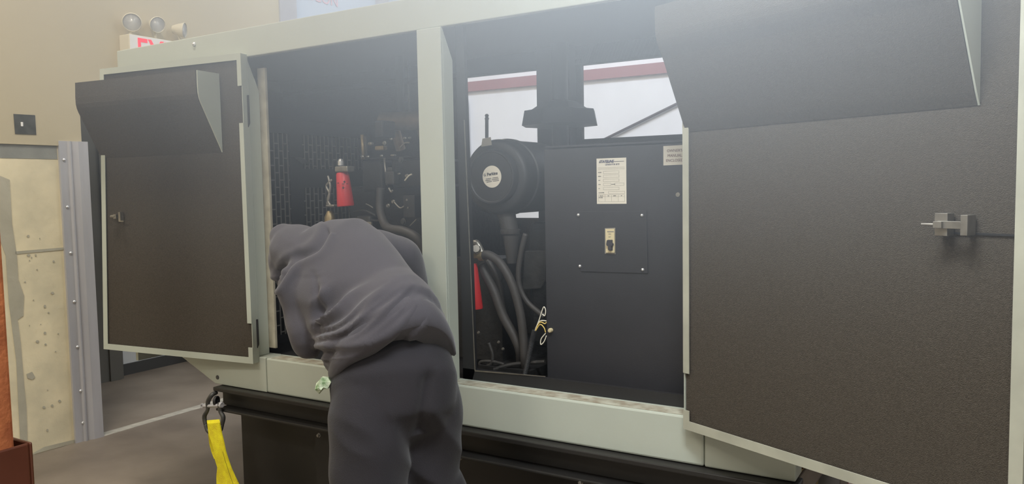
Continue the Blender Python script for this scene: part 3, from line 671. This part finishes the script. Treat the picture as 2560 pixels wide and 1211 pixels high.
tk.box((tx, YS+.13, .03), (-1.2, YR-.08, zl-.005)); tag(tk.build('fuel_tank', 'rail', bevel=.006), 'black sheet steel fuel tank under the generator skid rail', 'tank')
# shackle
sh = thing('shackle', 'dark bow shackle hanging from the left end of the skid rail', 'shackle', (xr0, YS-.04, .58))
def G_(px, py, y=YS-.06): return P(px, py, 1, y)
pts = [G_(515, 1052), G_(516, 1030), G_(522, 1005), (G_(530, 990)), G_(543, 986), G_(554, 1000), G_(553, 1025), G_(556, 1052)]
mb = MB().tube([G_(514, 1062), G_(511, 1042), G_(519, 1025), G_(520, 1005), G_(529, 989), G_(541, 982, YS-.03)], [.010, .011, .009, .011, .011, .010], 12)
mb.tube([G_(555, 1062), G_(558, 1044), G_(551, 1028), G_(551, 1008)], [.010, .011, .010, .014], 12)
mb.tube([G_(514, 1062), G_(520, 1078), G_(535, 1085), G_(550, 1078), G_(555, 1062)], .010, 12)
mb.build('bow', 'shackle', sh, smooth=True)
mb = MB().tube([G_(510, 1016), G_(556, 1014)], .0085, 12); mb.lathe([(.013, -.008), (.015, 0), (.013, .008)], G_(553, 1013), (1, 0, 0), 12)
p = G_(505, 1015); mb.lathe([(.012, -.003), (.012, .003), (.005, .003), (.005, -.003)], p, (0, -1, 0), 16)
mb.build('pin', 'galv', sh, smooth='auto')
MB().lathe([(.024, -.006), (.024, .006), (.015, .006), (.015, -.006)], G_(541, 1003, YS-.05), (1, .4, 0), 20).build('pad_eye', 'black', sh)
# yellow sling hanging from it
def strap(cpts, name='lifting_sling'):
    mb = MB(); edge = []
    L_ = [(P(xl, y, 1, yy), P(xr, y+dy, 1, yy)) for xl, xr, y, dy, yy in cpts]
    th = Vector((0, .006, 0))
    vs = []; fs_ = []
    for a, b6 in L_: vs += [a, b6, b6+th, a+th]
    for i in range(len(L_)-1):
        for j in range(4): vs_i = i*4+j; vs_j = i*4+(j+1) % 4; fs_.append([vs_i, vs_j, vs_j+4, vs_i+4])
    fs_.append([0, 1, 2, 3][::-1]); k = (len(L_)-1)*4; fs_.append([k, k+1, k+2, k+3])
    mb.add(vs, fs_); return mb, L_
yy = YS-.075
cp = [(517, 546, 1052, -2, yy+.012), (518, 548, 1060, -2, yy), (521, 553, 1085, 0, yy), (528, 558, 1105, 0, yy-.004), (536, 563, 1130, 0, yy-.006), (537, 570, 1150, 2, yy-.004), (543, 577, 1170, 2, yy), (541, 586, 1190, 2, yy), (541, 596, 1211, 2, yy), (545, 604, 1250, 2, yy-.01), (560, 622, 1330, 0, yy-.02), (575, 640, 1400, 0, yy-.02), (590, 655, 1462, 0, yy-.02)]
mb, L_ = strap(cp)
sl_ = mb.build('lifting_sling', 'yellow', smooth='auto', fix=True)
tag(sl_, 'yellow webbing lifting sling hanging from the shackle', 'sling')
mb = MB(); mb.tube([L_[i][0].lerp(L_[i][1], .78)-Vector((0, .0004, 0)) for i in range(4, len(L_))], .0008, 5, smooth=False)
mb.build('stitching', 'yedge', sl_)
mb, _ = strap([(520, 530, 1085, 0, yy+.02), (523, 531, 1110, 0, yy+.03), (528, 537, 1130, 0, yy+.03), (535, 545, 1148, 0, yy+.02)]); mb.build('loop_tail', 'yellow', sl_)

# ------------------------------------------------------------------ clutter under the right door
def K_(px, py, y=3.30): return P(px, py, 1, y)
wz = K_(2000, 1150).z+.04; a = K_(1975, 1150); b8 = K_(2040, 1150)
wb = thing('wood_block', 'pale wooden board with a dark knot leaning behind the right door', 'board', (a.x, 3.32, 0))
MB().box((a.x-.1, 3.30, 0), (b8.x+.02, 3.33, wz)).build('board', 'wood', wb)
MB().lathe([(.016, 0), (.012, .001)], K_(2002, 1164), (0, -1, 0), 12).build('knot', 'knot', wb)
st = thing('tube_stand', 'grey tubular steel stand with splayed legs behind the right door', 'stand', (K_(2060, 1211).x, 2.9, 0))
def N_(px, py, y=2.90): return P(px, py, 1, y)
a, b9 = N_(2046, 1162), N_(2003, 1222); dv = (b9-a); k = (0-a.z)/dv.z
mb = MB(); w_ = Vector((.034, 0, 0))
base = a+dv*k; top = a-dv*.3
mb.prism([base-w_, base+w_, top+w_, top-w_], (0, .05, 0)); mb.build('leg', 'silver', st, bevel=.006)
a = N_(2111, 1200); mb = MB().box((a.x-.016, 2.9, 0), (a.x+.016, 2.94, top.z)); mb.build('leg', 'silver', st, bevel=.004)
mb = MB().box((top.x-.05, 2.89, top.z-.03), (a.x+.03, 2.96, top.z)); mb.build('cross_bar', 'silver', st, bevel=.004)
a = K_(2062, 1211, 3.12); z_ = K_(2070, 1165, 3.12).z
mb = MB(); rings = []
for h_, f_ in ((0, 1), (.25, 1.04), (.5, .98), (.75, 1.03), (.93, .9), (1, .55)):
    rings.append([Vector((a.x+.10+.14*f_*math.cos(t*.5236)*(1+.05*math.sin(3*t)), 3.16+.09*f_*math.sin(t*.5236), h_*z_)) for t in range(12)])
mb.loft(rings); tag(mb.build('plastic_sack', 'greybag', smooth=True, fix=True), 'silver grey plastic sack on the floor behind the tube stand', 'sack')
a = P(2150, 1211, 1, 2.75); z_ = P(2150, 1200, 1, 2.75).z
rb = thing('small_box', 'small white box with a red stripe beside the tube stand', 'box', (a.x, 2.8, 0))
MB().box((a.x-.035, 2.75, 0), (a.x+.10, 2.84, z_)).build('carton', 'signwhite', rb)
MB().box((a.x-.037, 2.748, z_-.05), (a.x+.102, 2.842, z_-.02)).build('stripe', 'red', rb)

# ------------------------------------------------------------------ person bending into the enclosure
UP = -down
def pxof(p):
    d = p-EYE; z = d.dot(fwd); return CX+F*d.dot(right)/z, CY+F*d.dot(down)/z
def ringpts(c, axis, th, a, b, n=36, e=2.2, dl=0, bow=0):
    lat = right*math.cos(R(th))+UP*math.sin(R(th))+fwd*dl
    lat = (lat-axis*lat.dot(axis)).normalized(); nr = axis.cross(lat); out = []
    for i in range(n):
        t = 2*math.pi*i/n; cx, sx = math.cos(t), math.sin(t)
        dd = nr*(1 if sx >= 0 else -1)
        out.append(c + lat*(a*abs(cx)**(2/e)*(1 if cx >= 0 else -1)) + nr*(b*abs(sx)**(2/e)*(1 if sx >= 0 else -1))
                   + (UP*bow*abs(sx)*(1+.45*cx) if dd.dot(fwd) < 0 else Vector((0, 0, 0))))
    return out
def loft_rings(mb, spec, n=36, e=2.2):
    cs = [V(px, py, d) for px, py, d, *_ in spec]; rs = []
    for i, (px, py, d, th, a, b, *x) in enumerate(spec):
        ax = (cs[min(i+1, len(cs)-1)]-cs[max(i-1, 0)]).normalized()
        rs.append(ringpts(cs[i], ax, th, a, b, n, e, 0, x[0] if x else 0))
    return mb.loft(rs)
def ball(mb, c, r, sc=(1, 1, 1)):
    k = len(mb.v); mb.lathe([(r*math.sin(math.pi*i/12), -r*math.cos(math.pi*i/12)) for i in range(13)], (0, 0, 0), (0, 0, 1), 20)
    for i in range(k, len(mb.v)):
        v = mb.v[i]; mb.v[i] = Vector((v.x*sc[0], v.y*sc[1], v.z*sc[2]))+c
def remesh(mb, name, mats, parent, voxel, disp=None, smooth=4):
    o = mb.build('tmp', mats, fix=False)
    m_ = o.modifiers.new('r', 'REMESH'); m_.mode = 'VOXEL'; m_.voxel_size = voxel
    s_ = o.modifiers.new('s', 'SMOOTH'); s_.factor = .6; s_.iterations = smooth
    dg = bpy.context.evaluated_depsgraph_get(); me = bpy.data.meshes.new_from_object(o.evaluated_get(dg))
    old = o.data; bpy.data.objects.remove(o); bpy.data.meshes.remove(old)
    me.name = name; org = ORG[parent.name]
    if disp:
        nrm = [v.normal.copy() for v in me.vertices]
        for v, nn in zip(me.vertices, nrm): v.co = v.co + nn*disp(v.co.copy(), nn)
    for v in me.vertices: v.co -= org
    me.materials.clear()
    for k in (mats if isinstance(mats, (list, tuple)) else [mats]): me.materials.append(M[k])
    me.polygons.foreach_set('use_smooth', [True]*len(me.polygons)); me.update()
    ob = bpy.data.objects.new(name, me); COL.objects.link(ob); ob.parent = parent; ORG[ob.name] = org
    return ob
pe = thing('person', 'person in a charcoal hooded sweatshirt bending into the open generator', 'person', (-1.65, 2.05, 0))
torso = [(987, 925, 2.76, 17.5, .219, .208, .138), (983, 909, 2.76, 17.5, .225, .213, .138), (975, 886, 2.76, 18, .222, .208, .128), (970, 875, 2.765, 18.5, .209, .197, .121), (963, 856, 2.77, 20, .230, .207, .103), (950, 828, 2.785, 21, .225, .190, .075),
         (920, 780, 2.82, 25, .213, .152, .035), (885, 725, 2.87, 29, .212, .150, .010), (852, 682, 2.92, 33, .214, .142), (826, 654, 2.95, 36, .20, .125), (795, 636, 2.98, 38, .15, .10), (768, 622, 3.0, 38, .10, .085)]
LS, LE, LH = V(748, 700, 2.90), V(774, 852, 2.88), V(768, 820, 3.22)
RS, RE, RH = V(925, 622, 3.02), V(1012, 636, 3.10), V(1052, 745, 3.22)
hips = [(964, 832, 2.80, 20, .178, .120), (976, 880, 2.77, 18, .190, .140), (981, 912, 2.755, 15, .208, .160), (984, 955, 2.72, 10, .222, .165), (985, 1000, 2.71, 6, .214, .150), (985, 1045, 2.74, 3, .196, .125), (985, 1085, 2.77, 0, .15, .08)]
lh, rh = V(927, 1030, 2.68), V(1072, 1025, 2.775)
lk0, rk0 = V(927, 1211, 2.67), V(1074, 1211, 2.84)
lk, rk = Vector((lk0.x, lk0.y+.03, .50)), Vector((rk0.x+.02, rk0.y+.03, .50))
la, ra_ = Vector((lk.x-.01, lk.y-.06, .085)), Vector((rk.x+.03, rk.y-.05, .085))
def leg(mb, h, k0, k, a, rs):
    mb.tube([h, k0, k, k.lerp(a, .5), a], rs, 24)
def hand(mb, wr, d, nrm):
    d = d.normalized(); s_ = d.cross(nrm).normalized(); n_ = s_.cross(d).normalized()
    mb.loft([[wr+d*t+s_*(w_*math.cos(2*math.pi*i/14))+n_*(h_*math.sin(2*math.pi*i/14)) for i in range(14)] for t, w_, h_ in ((-.02, .028, .022), (.0, .028, .021), (.03, .036, .018), (.065, .042, .016), (.09, .040, .013), (.097, .03, .008))])
    for i, (o_, ln) in enumerate(((-.032, .062), (-.0105, .074), (.0105, .080), (.032, .072))):
        b0 = wr+d*.085+s_*o_; b1 = b0+d*ln*.42+n_*-.006; b2_ = b1+d*ln*.22-n_*ln*.30; b3 = b2_-n_*ln*.26-d*ln*.04
        mb.tube([b0, b1, b2_, b3], [.0095, .009, .0085, .0075], 10, smooth=False); ball(mb, b1, .0092); ball(mb, b2_, .0086); ball(mb, b3, .0078)
    t0 = wr+d*.025+s_*.030; t1 = t0+d*.03+s_*.022-n_*.012; t2 = t1+d*.028+s_*.002-n_*.020
    mb.tube([t0, t1, t2], [.013, .011, .009], 10, smooth=False); ball(mb, t1, .0112); ball(mb, t2, .0092)
HC = V(735, 622, 3.10); HD = (V(728, 655, 3.17)-HC).normalized()
def headm(mb):
    ball(mb, HC, .080, (.95, 1.0, 1.05)); ball(mb, HC+HD*.045, .056)
    mb.tube([HC, V(775, 640, 3.0), V(810, 660, 2.97)], [.055, .055, .07], 16)
    f_ = (HD*.6+fwd*.5-right*.35).normalized(); s_ = f_.cross(HD).normalized(); u_ = s_.cross(f_)
    ball(mb, HC+f_*.084, .013); ball(mb, HC+f_*.078+u_*.02, .010)
    for k in (-1, 1):
        ball(mb, HC+s_*.077*k, .018, (.6, .9, 1)); ball(mb, HC+f_*.07+u_*.03+s_*.03*k, .013)
    ball(mb, HC+f_*.074-u_*.035, .013, (1.4, 1.2, .5))
mb = MB()
loft_rings(mb, [(px, py, d+.02, th, a*.70, b*.66) for px, py, d, th, a, b, *_ in torso])
loft_rings(mb, [(px, py, d+.02, th, a*.72, b*.66) for px, py, d, th, a, b in hips[1:5]])
leg(mb, lh, lk0, lk, la, [.075, .07, .055, .052, .038]); leg(mb, rh, rk0, rk, ra_, [.075, .075, .055, .052, .038])
mb.tube([LS+right*.02+fwd*.02, LE, LH], [.038, .036, .028], 14, smooth=False); mb.tube([RS, RE, RH], [.048, .040, .028], 14, smooth=False)
headm(mb)
hand(mb, LH, (LH-LE)+Vector((0, 0, -.05)), UP); hand(mb, RH, (RH-RE)+fwd*.1, UP)
for a in (la, ra_): mb.tube([a+Vector((0, -.03, -.03)), a+Vector((0, .06, -.045)), a+Vector((0, .15, -.055))], [.035, .035, .025], 12)
remesh(mb, 'body', 'skin', pe, .0055, smooth=3)
mb = MB(); ball(mb, HC-HD*.012, .086, (.97, 1.02, 1.05)); remesh(mb, 'hair', 'hair', pe, .012, lambda p, n: .004*noise.noise(p*60))
# hooded sweatshirt
def smst(a, b, x):
    t = min(max((x-a)/(b-a), 0), 1); return t*t*(3-2*t)
def ridge(q, s_, k):
    return 1-abs(noise.noise(Vector((q, s_, k)))*2.2)
def folds(p, n):
    px, py = pxof(p); u = (px-900)/700; v = -(py-800)/700
    d = 0
    ang = R(40-28*smst(720, 920, py)); q = -u*math.sin(ang)+v*math.cos(ang); al = u*math.cos(ang)+v*math.sin(ang)
    wob = .03*noise.noise(Vector((al*5, q*3, 2)))
    m_ = smst(690, 790, py)*(1-smst(880, 930, py))*(1-smst(980, 1110, px)*.85)*smst(770, 800, px)
    d += .036*m_*(ridge((q+wob)*13, al*1.5, 4.)-.55)
    d += .013*m_*(ridge((q+wob)*26, al*2.6, 9.)-.55)
    if px < 815 and py > 690: d += .008*(noise.noise(Vector((u*9+v*3, v*14, p.y*6))))
    if px < 800 and py < 690: d += .005*ridge(u*4+v*7, v*3, 11.)-.003
    # seam where the hood lies over the shoulders
    ax_, ay_, bx_, by_ = 812, 588, 688, 702
    t = ((px-ax_)*(bx_-ax_)+(py-ay_)*(by_-ay_))/((bx_-ax_)**2+(by_-ay_)**2)
    if -.1 < t < 1.1 and n.dot(fwd) < .2:
        ds = ((px-ax_)*(by_-ay_)-(py-ay_)*(bx_-ax_))/math.hypot(bx_-ax_, by_-ay_) - 9*math.sin(t*7)
        d += -.020*math.exp(-(ds/9)**2) + .009*math.exp(-((ds-18)/12)**2) + .006*math.exp(-((ds+18)/10)**2)
    t = (py-675)/(850-675)
    if 0 < t < 1:
        xc = 783+14*t+6*math.sin(t*6); d += -.014*math.sin(math.pi*t)**.6*math.exp(-((px-xc)/7)**2)+.007*math.sin(math.pi*t)*math.exp(-((px-xc-16)/10)**2)
    d += .003*noise.noise(p*9)
    return d
mb = MB(); loft_rings(mb, torso)
mb.tube([V(800, 690, 2.92), LS, LS.lerp(LE, .45), LE, LE.lerp(LH, .5), LE.lerp(LH, .86)], [.09, .082, .078, .070, .056, .046], 24)
mb.tube([V(870, 650, 2.98), RS, RS.lerp(RE, .6), RE+Vector((0, 0, -.01)), RE.lerp(RH, .5), RE.lerp(RH, .86)], [.09, .078, .070, .066, .056, .046], 24)
mb.tube([V(800, 655, 2.97), V(772, 640, 3.0), V(746, 628, 3.04), V(728, 620, 3.07), V(714, 612, 3.09)], [.105, .105, .105, .100, .075], 24)
mb.tube([V(740, 612, 3.05), V(712, 594, 3.06), V(690, 574, 3.07)], [.088, .066, .034], 16)
mb.tube([V(735, 640, 3.06), V(712, 652, 3.07), V(712, 680, 3.07), V(722, 706, 3.03)], [.085, .070, .054, .05], 16)
hd_ = remesh(mb, 'hooded_sweatshirt', 'hoodie', pe, .0095, folds, smooth=5)
# rib at the hem
mb = MB(); rr = []
cs = [V(px, py, d) for px, py, d, *_ in torso]
for i, k_ in ((0, .98), (0, 1.012), (1, 1.016), (2, 1.012), (3, .985)):
    px, py, d, th, a, b, bw = torso[i]; ax = (cs[i+1]-cs[max(i-1, 0)]).normalized(); rr.append(ringpts(cs[i]-ax*(.004 if k_ == .98 else 0), ax, th, a*k_, b*k_, 72, 2.2, 0, bw))
mb.loft(rr); mb.build('hem_band', 'hoodie', pe, smooth=True)
# trousers
def tfold(p, n):
    px, py = pxof(p); u = (px-980)/700; v = -(py-1050)/700
    q = u*.75+v*.65; d = .005*noise.noise(p*7)
    d += .020*smst(960, 1100, py)*(ridge(q*6, (u-v)*2, 3.)-.55)
    g_ = (px-(1075-max(py-930, 0)*.16))
    if 900 < py < 1090: d -= .022*math.exp(-(g_/16)**2)*smst(905, 960, py)*max(0, -n.dot(fwd))
    return d
mb = MB(); loft_rings(mb, hips)
mb.tube([V(932, 965, 2.71), lh, lk0, lk, lk.lerp(la, .5), la+Vector((0, 0, .01))], [.128, .137, .128, .112, .100, .078], 28)
mb.tube([V(1058, 965, 2.75), rh, rk0, rk, rk.lerp(ra_, .5), ra_+Vector((0, 0, .01))], [.118, .118, .108, .100, .094, .075], 28)
ball(mb, V(935, 1005, 2.70), .120); ball(mb, V(1052, 990, 2.73), .108)
remesh(mb, 'trousers', 'trouser', pe, .011, tfold, smooth=5)
for a in (la, ra_):
    mb = MB(); rings = []
    for t, w_, h_, zc in ((-.075, .030, .04, .055), (-.05, .040, .055, .065), (.0, .042, .06, .07), (.06, .045, .045, .055), (.12, .050, .034, .046), (.18, .046, .028, .040), (.215, .028, .018, .032)):
        rings.append([Vector((a.x+w_*math.cos(2*math.pi*i/16), a.y+t, max(.018, zc+h_*math.sin(2*math.pi*i/16)))) for i in range(16)])
    mb.loft(rings); s1_ = mb.build('shoe', 'shoe', pe, smooth=True, fix=True)
    mb = MB(); mb.prism([(a.x+w_, a.y+t, 0) for t, w_ in ((-.08, .02), (-.06, .042), (.06, .047), (.13, .053), (.20, .045), (.225, .02), (.225, -.02), (.20, -.045), (.13, -.053), (.06, -.047), (-.06, -.042), (-.08, -.02))], (0, 0, .022)); mb.build('sole', 'sole', s1_)
# crumpled cloth poking out at the hip
mb = MB(); random.seed(5); cR = V(809, 963, 2.66); k = len(mb.v)
pts2 = [(806, 943), (822, 944), (829, 955), (820, 972), (808, 973), (799, 986), (789, 974), (790, 960)]
for dz_, f_ in ((0, .6), (.012, 1), (.026, .9), (.034, .4)):
    pass
mb.loft([[cR+(V(px, py, 2.66)-cR)*f_+fwd*dz_+right*random.uniform(-.003, .003)+fwd*random.uniform(-.006, .006) for px, py in pts2] for dz_, f_ in ((-.016, .45), (-.006, .95), (.006, 1), (.02, .5))])
tag(mb.build('crumpled_rag', 'ragw', fix=True), 'crumpled white and green rag hanging at the bending person\'s hip', 'rag')

# ------------------------------------------------------------------ haze volume added to imitate veiling glare
hz = MB().box((-3.7, -.7, 1.18), (2.6, 3.68, 4.72)).build('haze', 'paper')
hm = bpy.data.materials.new('glare_haze'); hm.use_nodes = True; nt = hm.node_tree; nt.nodes.clear()
ou = nt.nodes.new('ShaderNodeOutputMaterial'); vs_ = nt.nodes.new('ShaderNodeVolumeScatter'); vs_.inputs['Color'].default_value = (.82, .90, 1, 1); vs_.inputs['Anisotropy'].default_value = .0
tc = nt.nodes.new('ShaderNodeTexCoord'); mp = nt.nodes.new('ShaderNodeMapping'); mp.vector_type = 'POINT'
HZC, HZS = (-.55, 1.5, 2.95), (3.1, 2.15, 1.75)      # the glare is densest overhead, thinning outwards
mp.inputs['Location'].default_value = tuple(-c/s_ for c, s_ in zip(HZC, HZS)); mp.inputs['Scale'].default_value = tuple(1/s_ for s_ in HZS)
ln = nt.nodes.new('ShaderNodeVectorMath'); ln.operation = 'LENGTH'
mr = nt.nodes.new('ShaderNodeMapRange'); mr.interpolation_type = 'SMOOTHSTEP'; mr.inputs['From Min'].default_value = .1; mr.inputs['From Max'].default_value = 1.0; mr.inputs['To Min'].default_value = GLARE_HAZE; mr.inputs['To Max'].default_value = 0
nt.links.new(tc.outputs['Object'], mp.inputs[0]); nt.links.new(mp.outputs[0], ln.inputs[0]); nt.links.new(ln.outputs['Value'], mr.inputs['Value']); nt.links.new(mr.outputs[0], vs_.inputs['Density'])
nt.links.new(vs_.outputs[0], ou.inputs['Volume']); hz.data.materials.clear(); hz.data.materials.append(hm)
tag(hz, 'bluish haze volume added to imitate veiling glare over the generator', 'haze', kind='stuff')
